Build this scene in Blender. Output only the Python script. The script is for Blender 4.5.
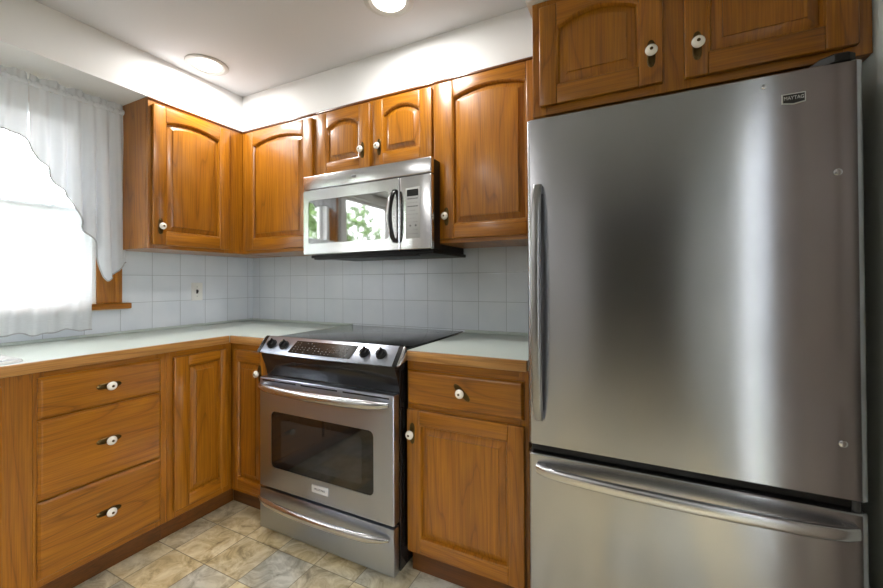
import bpy, bmesh, math, random
from mathutils import Vector, Matrix
R = math.radians
random.seed(7)
scn = bpy.context.scene
for o in list(bpy.data.objects): bpy.data.objects.remove(o)
col = scn.collection

# ------------------------------------------------------------------ camera, world, light levels
cam_d = bpy.data.cameras.new('camera'); cam = bpy.data.objects.new('camera', cam_d); col.objects.link(cam)
FPX = 390.83
cam_d.sensor_width = 36.0; cam_d.sensor_fit = 'HORIZONTAL'
cam_d.lens = FPX * 36.0 / 883.0
cam_d.shift_y = -15.54 / 883.0
cam_d.clip_start = 0.02
yaw, pitch, roll = R(26.329), R(0.4366), R(-0.3235)
Fv = Vector((-math.sin(yaw)*math.cos(pitch), math.cos(yaw)*math.cos(pitch), math.sin(pitch)))
Rv = Vector((math.cos(yaw), math.sin(yaw), 0)); Uv = Rv.cross(Fv)
R2 = Rv*math.cos(roll) + Uv*math.sin(roll); U2 = -Rv*math.sin(roll) + Uv*math.cos(roll)
M3 = Matrix((R2, U2, -Fv)).transposed()
cam.matrix_world = Matrix.Translation((2.5484, -1.9847, 1.1935)) @ M3.to_4x4()
scn.camera = cam

SKY_STRENGTH = 7.5
LAMP_W = 5.6
EXPOSURE = 0.72
w = bpy.data.worlds.new('overcast_sky'); scn.world = w; w.use_nodes = True
bg = w.node_tree.nodes['Background']
bg.inputs[0].default_value = (0.95, 0.975, 1.0, 1); bg.inputs[1].default_value = SKY_STRENGTH
vs = scn.view_settings
scn.display_settings.display_device = 'sRGB'
vs.view_transform = 'Standard'; vs.look = 'None'; vs.exposure = EXPOSURE; vs.gamma = 1; vs.use_curve_mapping = False

# ------------------------------------------------------------------ materials
def srgb(r, g, b):
    f = lambda c: c/12.92 if c <= .04045 else ((c+.055)/1.055)**2.4
    return (f(r/255), f(g/255), f(b/255), 1)
def new_mat(name):
    m = bpy.data.materials.new(name); m.use_nodes = True
    nt = m.node_tree; p = nt.nodes['Principled BSDF']
    return m, nt, p
def N(nt, t, **kw):
    n = nt.nodes.new(t)
    for k, v in kw.items(): setattr(n, k, v)
    return n
def plain(name, c, rough=.5, metal=0, spec=.5, coat=0, emit=None, es=0):
    m, nt, p = new_mat(name)
    p.inputs['Base Color'].default_value = c; p.inputs['Roughness'].default_value = rough
    p.inputs['Metallic'].default_value = metal; p.inputs['Specular IOR Level'].default_value = spec
    p.inputs['Coat Weight'].default_value = coat
    if emit: p.inputs['Emission Color'].default_value = emit; p.inputs['Emission Strength'].default_value = es
    return m
def ramp(nt, stops):
    r = N(nt, 'ShaderNodeValToRGB'); el = r.color_ramp.elements
    while len(el) < len(stops): el.new(.5)
    for e, (p, c) in zip(el, stops): e.position = p; e.color = c
    return r
def math_n(nt, op, a, b=None, c=None):
    n = N(nt, 'ShaderNodeMath', operation=op)
    for i, v in enumerate((a, b, c)):
        if v is None: continue
        if isinstance(v, (int, float)): n.inputs[i].default_value = v
        else: nt.links.new(v, n.inputs[i])
    return n.outputs[0]

OAK_LIGHT, OAK_MID, OAK_DARK = srgb(176, 113, 22), srgb(152, 90, 12), srgb(82, 44, 7)
def oak(name, axis, light=OAK_LIGHT, mid=OAK_MID, dark=OAK_DARK, rough=.3, depth='y'):
    """varnished oak; the grain runs along one axis"""
    m, nt, p = new_mat(name); L = nt.links.new
    tc = N(nt, 'ShaderNodeTexCoord'); oi = N(nt, 'ShaderNodeObjectInfo')
    off = N(nt, 'ShaderNodeVectorMath', operation='SCALE'); off.inputs[0].default_value = (7.3, 5.1, 9.7)
    L(oi.outputs['Random'], off.inputs['Scale'])
    add = N(nt, 'ShaderNodeVectorMath', operation='ADD'); L(tc.outputs['Object'], add.inputs[0]); L(off.outputs[0], add.inputs[1])
    i = 'xyz'.index(axis)
    def scaled(al, ac):
        s = [ac]*3; s['xyz'.index(depth)] = ac*.12; s[i] = al
        mp = N(nt, 'ShaderNodeMapping'); mp.inputs['Scale'].default_value = s; L(add.outputs[0], mp.inputs['Vector']); return mp.outputs[0]
    n1 = N(nt, 'ShaderNodeTexNoise'); n1.inputs['Scale'].default_value = 1; n1.inputs['Detail'].default_value = 2.0; n1.inputs['Roughness'].default_value = .45
    L(scaled(.42, 5.0), n1.inputs['Vector'])
    rings = math_n(nt, 'FRACT', math_n(nt, 'MULTIPLY', n1.outputs['Fac'], 17.0))
    n2 = N(nt, 'ShaderNodeTexNoise'); n2.inputs['Scale'].default_value = 1; n2.inputs['Detail'].default_value = 3
    L(scaled(5.0, 230.0), n2.inputs['Vector'])
    n3 = N(nt, 'ShaderNodeTexNoise'); n3.inputs['Scale'].default_value = 1; n3.inputs['Detail'].default_value = 2
    L(scaled(1.2, 9.0), n3.inputs['Vector'])
    rr = ramp(nt, [(0, mid), (.55, light), (.85, mid), (.95, dark), (1.0, mid)])
    L(rings, rr.inputs[0])
    base = N(nt, 'ShaderNodeMixRGB'); base.inputs[0].default_value = .44
    base.inputs[1].default_value = tuple((a+b)/2 for a, b in zip(light, mid)); L(rr.outputs[0], base.inputs[2])
    pores = ramp(nt, [(.40, (1, 1, 1, 1)), (.62, (.0, .0, .0, 1))]); L(n2.outputs['Fac'], pores.inputs[0])
    pm = N(nt, 'ShaderNodeMixRGB', blend_type='MULTIPLY'); pm.inputs[0].default_value = .28
    L(base.outputs[0], pm.inputs[1]); L(pores.outputs[0], pm.inputs[2])
    tone = N(nt, 'ShaderNodeHueSaturation'); L(pm.outputs[0], tone.inputs['Color'])
    L(math_n(nt, 'MULTIPLY_ADD', n3.outputs['Fac'], .5, .75), tone.inputs['Value'])
    L(tone.outputs[0], p.inputs['Base Color'])
    p.inputs['Roughness'].default_value = rough; p.inputs['Coat Weight'].default_value = .25; p.inputs['Coat Roughness'].default_value = .18
    b = N(nt, 'ShaderNodeBump'); b.inputs['Strength'].default_value = .12; b.inputs['Distance'].default_value = .002
    L(n2.outputs['Fac'], b.inputs['Height']); L(b.outputs[0], p.inputs['Normal'])
    return m
OX, OY, OZ = oak('oak_grain_x', 'x'), oak('oak_grain_y', 'y', depth='x'), oak('oak_grain_z', 'z')
OZL = oak('oak_grain_z_left', 'z', depth='x')
EDGE_OAK_X = oak('oak_edge_x', 'x', srgb(196, 146, 84), srgb(178, 124, 64), srgb(122, 78, 34)); EDGE_OAK_Y = oak('oak_edge_y', 'y', srgb(196, 146, 84), srgb(178, 124, 64), srgb(122, 78, 34), depth='x')
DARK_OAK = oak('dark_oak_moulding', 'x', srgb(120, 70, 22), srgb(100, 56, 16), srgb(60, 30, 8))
OAKM = {'x': OX, 'y': OY, 'z': OZ}

def steel(name, c, rough, aniso=.75, rot=0.0):
    m, nt, p = new_mat(name); L = nt.links.new
    p.inputs['Base Color'].default_value = c; p.inputs['Metallic'].default_value = 1; p.inputs['Roughness'].default_value = rough
    p.inputs['Anisotropic'].default_value = aniso; p.inputs['Anisotropic Rotation'].default_value = rot
    t = N(nt, 'ShaderNodeTangent', direction_type='UV_MAP', uv_map='uv'); L(t.outputs[0], p.inputs['Tangent'])
    tc = N(nt, 'ShaderNodeTexCoord'); mp = N(nt, 'ShaderNodeMapping'); mp.inputs['Scale'].default_value = (4, 4, 2500)
    L(tc.outputs['Object'], mp.inputs['Vector'])
    n = N(nt, 'ShaderNodeTexNoise'); n.inputs['Scale'].default_value = 1; n.inputs['Detail'].default_value = 1; L(mp.outputs[0], n.inputs['Vector'])
    n5 = N(nt, 'ShaderNodeTexNoise'); n5.inputs['Scale'].default_value = 6; n5.inputs['Detail'].default_value = 3; L(tc.outputs['Object'], n5.inputs['Vector'])
    hv = N(nt, 'ShaderNodeHueSaturation'); hv.inputs['Color'].default_value = c
    L(math_n(nt, 'MULTIPLY_ADD', n5.outputs['Fac'], .12, .94), hv.inputs['Value']); L(hv.outputs[0], p.inputs['Base Color'])
    return m
FRIDGE_STEEL = steel('fridge_brushed_steel', (.44, .445, .47, 1), .23, .8, .25)
RANGE_STEEL = steel('range_brushed_steel', (.43, .465, .54, 1), .28, .7, .25)
MW_STEEL = steel('microwave_brushed_steel', (.68, .68, .70, 1), .22, .6, .25)
HANDLE_STEEL = steel('handle_steel', (.58, .58, .59, 1), .26, .3)
DARK_STEEL = steel('fridge_handle_steel', (.36, .36, .365, 1), .3, .4, .25)
BLACK = plain('black_plastic', (.006, .006, .007, 1), .45, spec=.3)
BLACK_ENAMEL = plain('black_enamel', (.008, .008, .009, 1), .16)
GASKET = plain('black_rubber', (.004, .004, .004, 1), .6)
COOKGLASS = plain('black_ceramic_glass', (.012, .012, .013, 1), .07, spec=.6)
OVENGLASS = plain('black_oven_glass', (.006, .006, .006, 1), .05, spec=.7)
MWGLASS = plain('mirrored_microwave_glass', (.42, .42, .43, 1), .04, 1)
BRASS = plain('antique_brass', srgb(92, 74, 44), .3, 1)
PORCELAIN = plain('white_porcelain', srgb(238, 232, 220), .15, coat=.4)
WHITE_PL = plain('white_plastic', srgb(232, 232, 228), .35)
CHROME = plain('chrome', (.75, .75, .75, 1), .12, 1)
DARKGREY = plain('dark_grey', (.04, .04, .04, 1), .4)
LCD = plain('display_glass', (.012, .014, .014, 1), .12)
KEYPAD = plain('keypad_grey', srgb(176, 176, 176), .4)
MARK = plain('print_grey', srgb(95, 95, 95), .5)
LIGHTMARK = plain('print_light', srgb(150, 145, 140), .5)
BADGE = plain('badge_silver', srgb(205, 205, 205), .4)
BADGEBLACK = plain('badge_black', (.01, .01, .01, 1), .3)
CEIL = plain('ceiling_paint', srgb(204, 205, 208), .9)
WALLP = plain('wall_paint', srgb(214, 214, 210), .85)
SOFFIT = plain('soffit_paint', srgb(226, 226, 226), .85)
GREENWALL = plain('grey_green_paint', srgb(205, 211, 209), .85)
TAUPE = plain('rear_wall_paint', srgb(182, 182, 184), .9)
DIMPAINT = plain('hall_paint', srgb(80, 77, 74), .9)
WHITE_TRIM = plain('white_trim_paint', srgb(230, 230, 228), .5)
BROWN_DOOR = plain('brown_door', srgb(152, 140, 131), .45)
ENAMEL = plain('white_enamel', srgb(238, 238, 236), .15, coat=.3)
RINGM = plain('lamp_ring', srgb(186, 185, 182), .5)
LENS = plain('lamp_lens', (1, 1, 1, 1), .4, emit=(1, .95, .86, 1), es=1.6)
SCREWM = plain('screw_steel', (.5, .5, .5, 1), .3, 1)
BARK = plain('bark', srgb(84, 70, 58), .9)
LEAF = plain('leaf', srgb(96, 124, 66), .7)
GRASS = plain('grass', srgb(112, 116, 100), .9)

def laminate():
    m, nt, p = new_mat('pale_grey_green_laminate'); L = nt.links.new
    tc = N(nt, 'ShaderNodeTexCoord'); n = N(nt, 'ShaderNodeTexNoise'); n.inputs['Scale'].default_value = 350; n.inputs['Detail'].default_value = 2
    L(tc.outputs['Object'], n.inputs['Vector'])
    r = ramp(nt, [(.3, srgb(186, 198, 192)), (.7, srgb(206, 215, 208))]); L(n.outputs['Fac'], r.inputs[0]); L(r.outputs[0], p.inputs['Base Color'])
    p.inputs['Roughness'].default_value = .38
    return m
LAMINATE = laminate()

def tile_mat(name, horiz, u0, pitch):
    """glazed wall tile, square, lines at z=0.928+k*0.1555"""
    m, nt, p = new_mat(name); L = nt.links.new
    tc = N(nt, 'ShaderNodeTexCoord'); sp = N(nt, 'ShaderNodeSeparateXYZ'); L(tc.outputs['Object'], sp.inputs[0])
    def line(sock, o, pt):
        f = math_n(nt, 'FRACT', math_n(nt, 'DIVIDE', math_n(nt, 'SUBTRACT', sock, o), pt))
        d = math_n(nt, 'MULTIPLY', math_n(nt, 'MINIMUM', f, math_n(nt, 'SUBTRACT', 1.0, f)), pt)   # metres from the joint
        return d
    du = line(sp.outputs[horiz], u0-10*pitch, pitch); dv = line(sp.outputs['Z'], .928-10*.1555, .1555)
    d = math_n(nt, 'MINIMUM', du, dv)
    g = math_n(nt, 'LESS_THAN', d, .0013)
    n = N(nt, 'ShaderNodeTexNoise'); n.inputs['Scale'].default_value = 5; L(tc.outputs['Object'], n.inputs['Vector'])
    r = ramp(nt, [(.3, srgb(216, 223, 231)), (.7, srgb(226, 231, 237))]); L(n.outputs['Fac'], r.inputs[0])
    mx = N(nt, 'ShaderNodeMixRGB'); L(g, mx.inputs[0]); L(r.outputs[0], mx.inputs[1]); mx.inputs[2].default_value = srgb(176, 182, 188)
    L(mx.outputs[0], p.inputs['Base Color']); p.inputs['Roughness'].default_value = .22
    edge = math_n(nt, 'MINIMUM', math_n(nt, 'DIVIDE', d, .004), 1.0)
    n2 = N(nt, 'ShaderNodeTexNoise'); n2.inputs['Scale'].default_value = 28; n2.inputs['Detail'].default_value = 1; L(tc.outputs['Object'], n2.inputs['Vector'])
    h = math_n(nt, 'MULTIPLY_ADD', n2.outputs['Fac'], .35, edge)
    b = N(nt, 'ShaderNodeBump'); b.inputs['Strength'].default_value = .35; b.inputs['Distance'].default_value = .002; L(h, b.inputs['Height']); L(b.outputs[0], p.inputs['Normal'])
    return m
TILE_BACK = tile_mat('wall_tile_back', 'X', .236, .1555)
TILE_LEFT = tile_mat('wall_tile_left', 'Y', -.206, .158)

def floor_mat():
    m, nt, p = new_mat('mottled_vinyl_tile'); L = nt.links.new
    tc = N(nt, 'ShaderNodeTexCoord'); sp = N(nt, 'ShaderNodeSeparateXYZ'); L(tc.outputs['Object'], sp.inputs[0])
    px, py = .212, .2
    fx = math_n(nt, 'DIVIDE', math_n(nt, 'ADD', sp.outputs['X'], 20*px-.9), px); fy = math_n(nt, 'DIVIDE', math_n(nt, 'ADD', sp.outputs['Y'], 40*py+.94), py)
    cx, cy = math_n(nt, 'FLOOR', fx), math_n(nt, 'FLOOR', fy)
    cc = N(nt, 'ShaderNodeCombineXYZ'); L(cx, cc.inputs[0]); L(cy, cc.inputs[1])
    wn = N(nt, 'ShaderNodeTexWhiteNoise', noise_dimensions='3D'); L(cc.outputs[0], wn.inputs['Vector'])
    def dist(f, pt):
        a = math_n(nt, 'FRACT', f); return math_n(nt, 'MULTIPLY', math_n(nt, 'MINIMUM', a, math_n(nt, 'SUBTRACT', 1.0, a)), pt)
    d = math_n(nt, 'MINIMUM', dist(fx, px), dist(fy, py))
    off = N(nt, 'ShaderNodeVectorMath', operation='MULTIPLY_ADD'); L(wn.outputs['Color'], off.inputs[0]); off.inputs[1].default_value = (9, 9, 9); L(tc.outputs['Object'], off.inputs[2])
    n = N(nt, 'ShaderNodeTexNoise'); n.inputs['Scale'].default_value = 11; n.inputs['Detail'].default_value = 6; n.inputs['Roughness'].default_value = .68; n.inputs['Distortion'].default_value = .8; L(off.outputs[0], n.inputs['Vector'])
    n2 = N(nt, 'ShaderNodeTexNoise'); n2.inputs['Scale'].default_value = 3.0; n2.inputs['Detail'].default_value = 2; L(off.outputs[0], n2.inputs['Vector'])
    tan = ramp(nt, [(.28, srgb(136, 116, 80)), (.45, srgb(204, 184, 138)), (.62, srgb(234, 220, 182))]); L(n.outputs['Fac'], tan.inputs[0])
    gry = ramp(nt, [(.28, srgb(104, 103, 94)), (.45, srgb(168, 166, 152)), (.62, srgb(208, 206, 194))]); L(n.outputs['Fac'], gry.inputs[0])
    k = math_n(nt, 'ADD', math_n(nt, 'MULTIPLY', wn.outputs['Value'], .6), math_n(nt, 'MULTIPLY', n2.outputs['Fac'], .8))
    kk = ramp(nt, [(.58, (0, 0, 0, 1)), (.95, (1, 1, 1, 1))]); L(k, kk.inputs[0])
    mx = N(nt, 'ShaderNodeMixRGB'); L(kk.outputs[0], mx.inputs[0]); L(tan.outputs[0], mx.inputs[1]); L(gry.outputs[0], mx.inputs[2])
    gl = N(nt, 'ShaderNodeMixRGB'); L(math_n(nt, 'MULTIPLY', math_n(nt, 'LESS_THAN', d, .0018), .7), gl.inputs[0]); L(mx.outputs[0], gl.inputs[1]); gl.inputs[2].default_value = srgb(104, 96, 80)
    L(gl.outputs[0], p.inputs['Base Color']); p.inputs['Roughness'].default_value = .4
    b = N(nt, 'ShaderNodeBump'); b.inputs['Strength'].default_value = .25; b.inputs['Distance'].default_value = .003; L(n.outputs['Fac'], b.inputs['Height']); L(b.outputs[0], p.inputs['Normal'])
    return m
FLOORM = floor_mat()

def glass_mat():
    m = bpy.data.materials.new('window_glass'); m.use_nodes = True; nt = m.node_tree; nt.nodes.clear(); L = nt.links.new
    out = N(nt, 'ShaderNodeOutputMaterial'); tr = N(nt, 'ShaderNodeBsdfTransparent'); gl = N(nt, 'ShaderNodeBsdfGlossy'); gl.inputs['Roughness'].default_value = .02
    lw = N(nt, 'ShaderNodeFresnel'); lw.inputs['IOR'].default_value = 1.45
    ge = N(nt, 'ShaderNodeNewGeometry'); fr = math_n(nt, 'MULTIPLY', lw.outputs[0], math_n(nt, 'SUBTRACT', 1.0, ge.outputs['Backfacing']))
    mx = N(nt, 'ShaderNodeMixShader'); L(fr, mx.inputs[0]); L(tr.outputs[0], mx.inputs[1]); L(gl.outputs[0], mx.inputs[2]); L(mx.outputs[0], out.inputs[0])
    return m
GLASS = glass_mat()
def cloth(name, c, sheer, transl):
    m = bpy.data.materials.new(name); m.use_nodes = True; nt = m.node_tree; nt.nodes.clear(); L = nt.links.new
    out = N(nt, 'ShaderNodeOutputMaterial')
    df = N(nt, 'ShaderNodeBsdfDiffuse'); df.inputs[0].default_value = c
    tl = N(nt, 'ShaderNodeBsdfTranslucent'); tl.inputs[0].default_value = c
    tr = N(nt, 'ShaderNodeBsdfTransparent')
    m1 = N(nt, 'ShaderNodeMixShader'); m1.inputs[0].default_value = transl; L(df.outputs[0], m1.inputs[1]); L(tl.outputs[0], m1.inputs[2])
    tc = N(nt, 'ShaderNodeTexCoord'); mp = N(nt, 'ShaderNodeMapping'); mp.inputs['Scale'].default_value = (30, 60, 260); L(tc.outputs['Object'], mp.inputs['Vector'])
    n = N(nt, 'ShaderNodeTexNoise'); n.inputs['Scale'].default_value = 1; L(mp.outputs[0], n.inputs['Vector'])
    m2 = N(nt, 'ShaderNodeMixShader'); L(math_n(nt, 'MULTIPLY', n.outputs['Fac'], sheer*2), m2.inputs[0]); L(m1.outputs[0], m2.inputs[1]); L(tr.outputs[0], m2.inputs[2])
    L(m2.outputs[0], out.inputs[0])
    return m
SWAG = cloth('white_sheer_voile', srgb(218, 222, 228), .02, .06)
TIER = cloth('white_sheer_voile_tier', srgb(224, 228, 231), .08, .3)
HEM = plain('lace_trim', srgb(172, 174, 177), .9)

# ------------------------------------------------------------------ mesh helpers
IDENT = lambda u, v, w: (u, v, w)
def frame_back(x0, y, z0): return lambda u, v, w: (x0+u, y-w, z0+v)      # a front that faces -y
def frame_left(x, y0, z0): return lambda u, v, w: (x+w, y0+u, z0+v)      # a front that faces +x
class MB:
    def __init__(s, F=IDENT): s.bm = bmesh.new(); s.F = F; s.uvdir = None
    def V(s, p): return s.bm.verts.new(s.F(*p))
    def face(s, vs, m=0):
        try: f = s.bm.faces.new(vs); f.material_index = m; return f
        except ValueError: return None
    def box(s, u0, u1, v0, v1, w0, w1, bev=0, seg=2, m=0):
        c = [s.V((u, v, w_)) for w_ in (w0, w1) for v in (v0, v1) for u in (u0, u1)]
        fs = [s.face([c[i] for i in q], m) for q in ((0,1,3,2), (4,6,7,5), (0,4,5,1), (2,3,7,6), (0,2,6,4), (1,5,7,3))]
        if bev:
            es = list({e for f in fs for e in f.edges})
            r = bmesh.ops.bevel(s.bm, geom=es, offset=bev, segments=seg, profile=.5, affect='EDGES', clamp_overlap=True)
            for f in r['faces']: f.material_index = m
        return s
    def loft(s, loops, closed=True, cap0=True, cap1=True, m=0):
        vl = [[s.V(p) for p in l] for l in loops]; n = len(vl[0])
        for a, b in zip(vl, vl[1:]):
            for i in range(n if closed else n-1):
                j = (i+1) % n; s.face([a[i], a[j], b[j], b[i]], m)
        if closed and cap0: s.face(vl[0][::-1], m)
        if closed and cap1: s.face(vl[-1], m)
        return s
    def prism(s, pts, w0, w1, bev=0, m=0):
        a = [s.V((u, v, w0)) for u, v in pts]; b = [s.V((u, v, w1)) for u, v in pts]; n = len(pts); fs = []
        for i in range(n): j = (i+1) % n; fs.append(s.face([a[i], a[j], b[j], b[i]], m))
        fs.append(s.face(a[::-1], m)); top = s.face(b, m); fs.append(top)
        if bev:
            r = bmesh.ops.bevel(s.bm, geom=list(top.edges), offset=bev, segments=2, profile=.5, affect='EDGES', clamp_overlap=True)
            for f in r['faces']: f.material_index = m
        return s
    def lathe(s, prof, c, axis='w', n=24, m=0):
        loops = []
        for r, h in prof:
            l = []
            for k in range(n):
                a = 2*math.pi*k/n; p, q = max(r, 1e-5)*math.cos(a), max(r, 1e-5)*math.sin(a)
                d = {'w': (p, q, h), 'v': (p, h, q), 'u': (h, p, q)}[axis]
                l.append((c[0]+d[0], c[1]+d[1], c[2]+d[2]))
            loops.append(l)
        return s.loft(loops, m=m)
    def tube(s, path, rad, n=12, m=0, sq=1.0, up=(0, 0, 1)):
        pts = [Vector(p) for p in path]; rr = rad if isinstance(rad, (list, tuple)) else [rad]*len(pts); loops = []
        for i, p in enumerate(pts):
            t = (pts[min(i+1, len(pts)-1)]-pts[max(i-1, 0)]).normalized(); u = Vector(up)
            a = t.cross(u)
            if a.length < 1e-4: a = t.cross(Vector((1, 0, 0)))
            a.normalize(); b = a.cross(t).normalized()
            loops.append([tuple(p + a*rr[i]*math.cos(2*math.pi*k/n)*sq + b*rr[i]*math.sin(2*math.pi*k/n)) for k in range(n)])
        return s.loft(loops, m=m)
    def text(s, body, size, u, v, w_, depth=.0006, m=0, sx=1.0, align='CENTER'):
        cu = bpy.data.curves.new('t', 'FONT'); cu.body = body; cu.size = size; cu.align_x = align; cu.align_y = 'CENTER'; cu.extrude = depth/2
        ob = bpy.data.objects.new('t', cu); me = bpy.data.meshes.new_from_object(ob)
        vs = [s.V((u+p.co.x*sx, v+p.co.y, w_+p.co.z+depth/2)) for p in me.vertices]
        for f in me.polygons: s.face([vs[i] for i in f.vertices], m)
        bpy.data.objects.remove(ob); bpy.data.curves.remove(cu); bpy.data.meshes.remove(me)
        return s
    def build(s, name, mats, parent=None, smooth=35, label=None, origin=None):
        bmesh.ops.recalc_face_normals(s.bm, faces=s.bm.faces)
        org = Vector(parent_origin(parent)) if parent is not None else Vector(origin or (0, 0, 0))
        for v in s.bm.verts: v.co -= org
        me = bpy.data.meshes.new(name); s.bm.to_mesh(me); s.bm.free()
        for mt in (mats if isinstance(mats, (list, tuple)) else [mats]): me.materials.append(mt)
        uv = me.uv_layers.new(name='uv')
        for l in me.loops:
            c = me.vertices[l.vertex_index].co; uv.data[l.index].uv = (c.x+c.y*1.0137, c.z+c.y*.00713)
        for p in me.polygons: p.use_smooth = True
        me.set_sharp_from_angle(angle=R(smooth))
        o = bpy.data.objects.new(name, me); col.objects.link(o)
        if parent is not None: o.parent = parent
        else: o.location = org
        if label: o['label'] = label
        return o
def parent_origin(p):
    v = Vector((0, 0, 0))
    while p is not None: v += p.location; p = p.parent
    return v
def tag(o, label, cat, group=None, kind=None):
    o['label'] = label; o['category'] = cat
    if group: o['group'] = group
    if kind: o['kind'] = kind
    return o
def thing(name, loc, label, cat, group=None, kind=None):
    o = bpy.data.objects.new(name, None); o.empty_display_size = .05; o.location = loc; col.objects.link(o)
    return tag(o, label, cat, group, kind)
def struct(o, label, cat):
    return tag(o, label, cat, kind='structure')

# ------------------------------------------------------------------ the room
ZC, ZS, XR, YR = 2.3692, 2.1486, 3.1025, -4.6
DU = .3264
b = MB(); b.box(-.1, 3.25, YR-1.7, .1, -.1, 0); struct(b.build('floor', FLOORM), 'mottled tan and grey vinyl tile floor', 'floor')
b = MB(); b.box(-.1, 3.25, YR-1.7, .1, ZC, ZC+.1); struct(b.build('ceiling', CEIL), 'flat pale grey painted ceiling', 'ceiling')
b = MB(); b.box(-.1, XR+.12, 0, .1, 0, ZC); struct(b.build('wall_back', WALLP), 'back wall behind range and fridge', 'wall')
W1 = (-1.645, -.975, 1.09, 2.06); W2 = (-2.70, -1.90, 1.09, 2.06)
b = MB()
b.box(-.1, 0, W1[1], 0, 0, ZC); b.box(-.1, 0, W2[1], W1[0], 0, ZC); b.box(-.1, 0, YR, W2[0], 0, ZC)
for q in (W1, W2): b.box(-.1, 0, q[0], q[1], 0, q[2]); b.box(-.1, 0, q[0], q[1], q[3], ZC)
struct(b.build('wall_left', WALLP), 'left wall with the window over the counter', 'wall')
DR = (-2.02, -1.39)     # right wall opening for the added glazed door
b = MB(); b.box(XR, XR+.1, DR[1], 0, 0, ZC); b.box(XR, XR+.1, YR, DR[0], 0, ZC); b.box(XR, XR+.1, DR[0], DR[1], 2.05, ZC)
struct(b.build('wall_right', GREENWALL), 'pale grey green wall beside the fridge', 'wall')
b = MB(); b.box(-.1, 1.75, YR-.1, YR, 0, ZC); b.box(3.02, XR+.1, YR-.1, YR, 0, ZC); b.box(1.75, 3.02, YR-.1, YR, 2.2, ZC)
b.box(1.65, 1.75, YR-1.6, YR-.1, 0, ZC, m=1); b.box(3.02, 3.12, YR-1.6, YR-.1, 0, ZC, m=1); b.box(1.65, 3.12, YR-1.7, YR-1.6, 0, ZC, m=1)  # dim hallway recess, added to keep the middle of the fridge reflection dark
struct(b.build('wall_rear', [TAUPE, DIMPAINT]), 'wall behind the viewer with a dim hallway added for reflections', 'wall')
# soffits
b = MB(); b.box(0.001, DU, -2.9, -.0005, ZS, ZC-.0005); struct(b.build('trim_1', SOFFIT), 'white soffit over the window and left cabinets', 'soffit')
b = MB(); b.box(DU+.0005, 2.209, -DU, -.0005, ZS, ZC-.0005); struct(b.build('trim_2', SOFFIT), 'white soffit along the back wall above the cabinets', 'soffit')
b = MB(); b.box(2.211, XR-.001, -.622, -.0005, 2.1755, ZC-.0005); struct(b.build('trim_3', SOFFIT), 'deep white soffit above the cabinets over the fridge', 'soffit')
# wall tile
b = MB(); b.box(.0065, 2.235, -.006, -.0005, .9146, 1.385); struct(b.build('trim_4', TILE_BACK), 'pale grey square tile backsplash behind the range', 'backsplash')
b = MB(); b.box(.0005, .006, -.835, -.0005, .9146, 1.385); b.box(.0005, .006, -2.6, -.8355, .9146, 1.046); b.box(.0005, .006, -.836, -.835, 1.046, 1.385)
struct(b.build('trim_5', TILE_LEFT), 'pale grey square tile backsplash on the left wall', 'backsplash')

# windows -----------------------------------------------------------
def window(name, q, label, casing_w=.138):
    y0, y1, z0, z1 = q
    t = thing(name, (0, (y0+y1)/2, z0), label, 'window', kind='structure')
    b = MB()
    if casing_w:
        cw = casing_w
        for a, c in ((y1+.026, y1+cw), (y0-cw, y0-.026)):
            b.box(.001, .018, a, c, z0-.004, z1+.062, .002)
        b.box(.001, .0235, y1+cw-.03, y1+cw, z0-.004, z1+.062, .003); b.box(.001, .0235, y0-cw, y0-cw+.03, z0-.004, z1+.062, .003)
        b.box(.001, .018, y0-.026, y1+.026, z1-.01, z1+.062, .002)
        b.build('casing', OZL, t)
        for a, c in ((y1-.008, y1+.0255), (y0-.0255, y0+.008)): b = MB(); b.box(.001, .012, a, c, z0-.004, z1-.011, .002); b.build('window_stop', WHITE_TRIM, t, label='white inner stop')
        b = MB(); b.box(.001, .046, y0-cw-.04, y1+cw+.036, z0-.036, z0-.0045, .006, 3)
        b.build('window_sill', OY, t)
    else:
        for a, c in ((y1-.01, y1+.07), (y0-.07, y0+.01)): b.box(.001, .018, a, c, z0-.06, z1+.07, .002)
        b.box(.001, .018, y0+.01, y1-.01, z1-.01, z1+.07, .002); b.box(.001, .018, y0+.01, y1-.01, z0-.06, z0+.01, .002)
        b.build('casing', WHITE_TRIM, t)
    zm = z0+.46
    for nm, x0, a, c in (('upper_sash', -.075, zm-.02, z1), ('lower_sash', -.045, z0, zm+.02)):
        b = MB(); f = .038
        b.box(x0, x0+.028, y0, y0+f, a, c, .003); b.box(x0, x0+.028, y1-f, y1, a, c, .003); b.box(x0, x0+.028, y0+f, y1-f, a, a+f, .003); b.box(x0, x0+.028, y0+f, y1-f, c-f, c, .003)
        s = b.build(nm, WHITE_TRIM, t)
        b = MB(); b.box(x0+.012, x0+.015, y0+f-.004, y1-f+.004, a+f-.004, c-f+.004); b.build('glass_pane', GLASS, s)
    return t
window('window_1', W1, 'oak cased window behind white curtains over counter')
window('window_2', W2, 'uncurtained white window on the left wall', 0)

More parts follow.
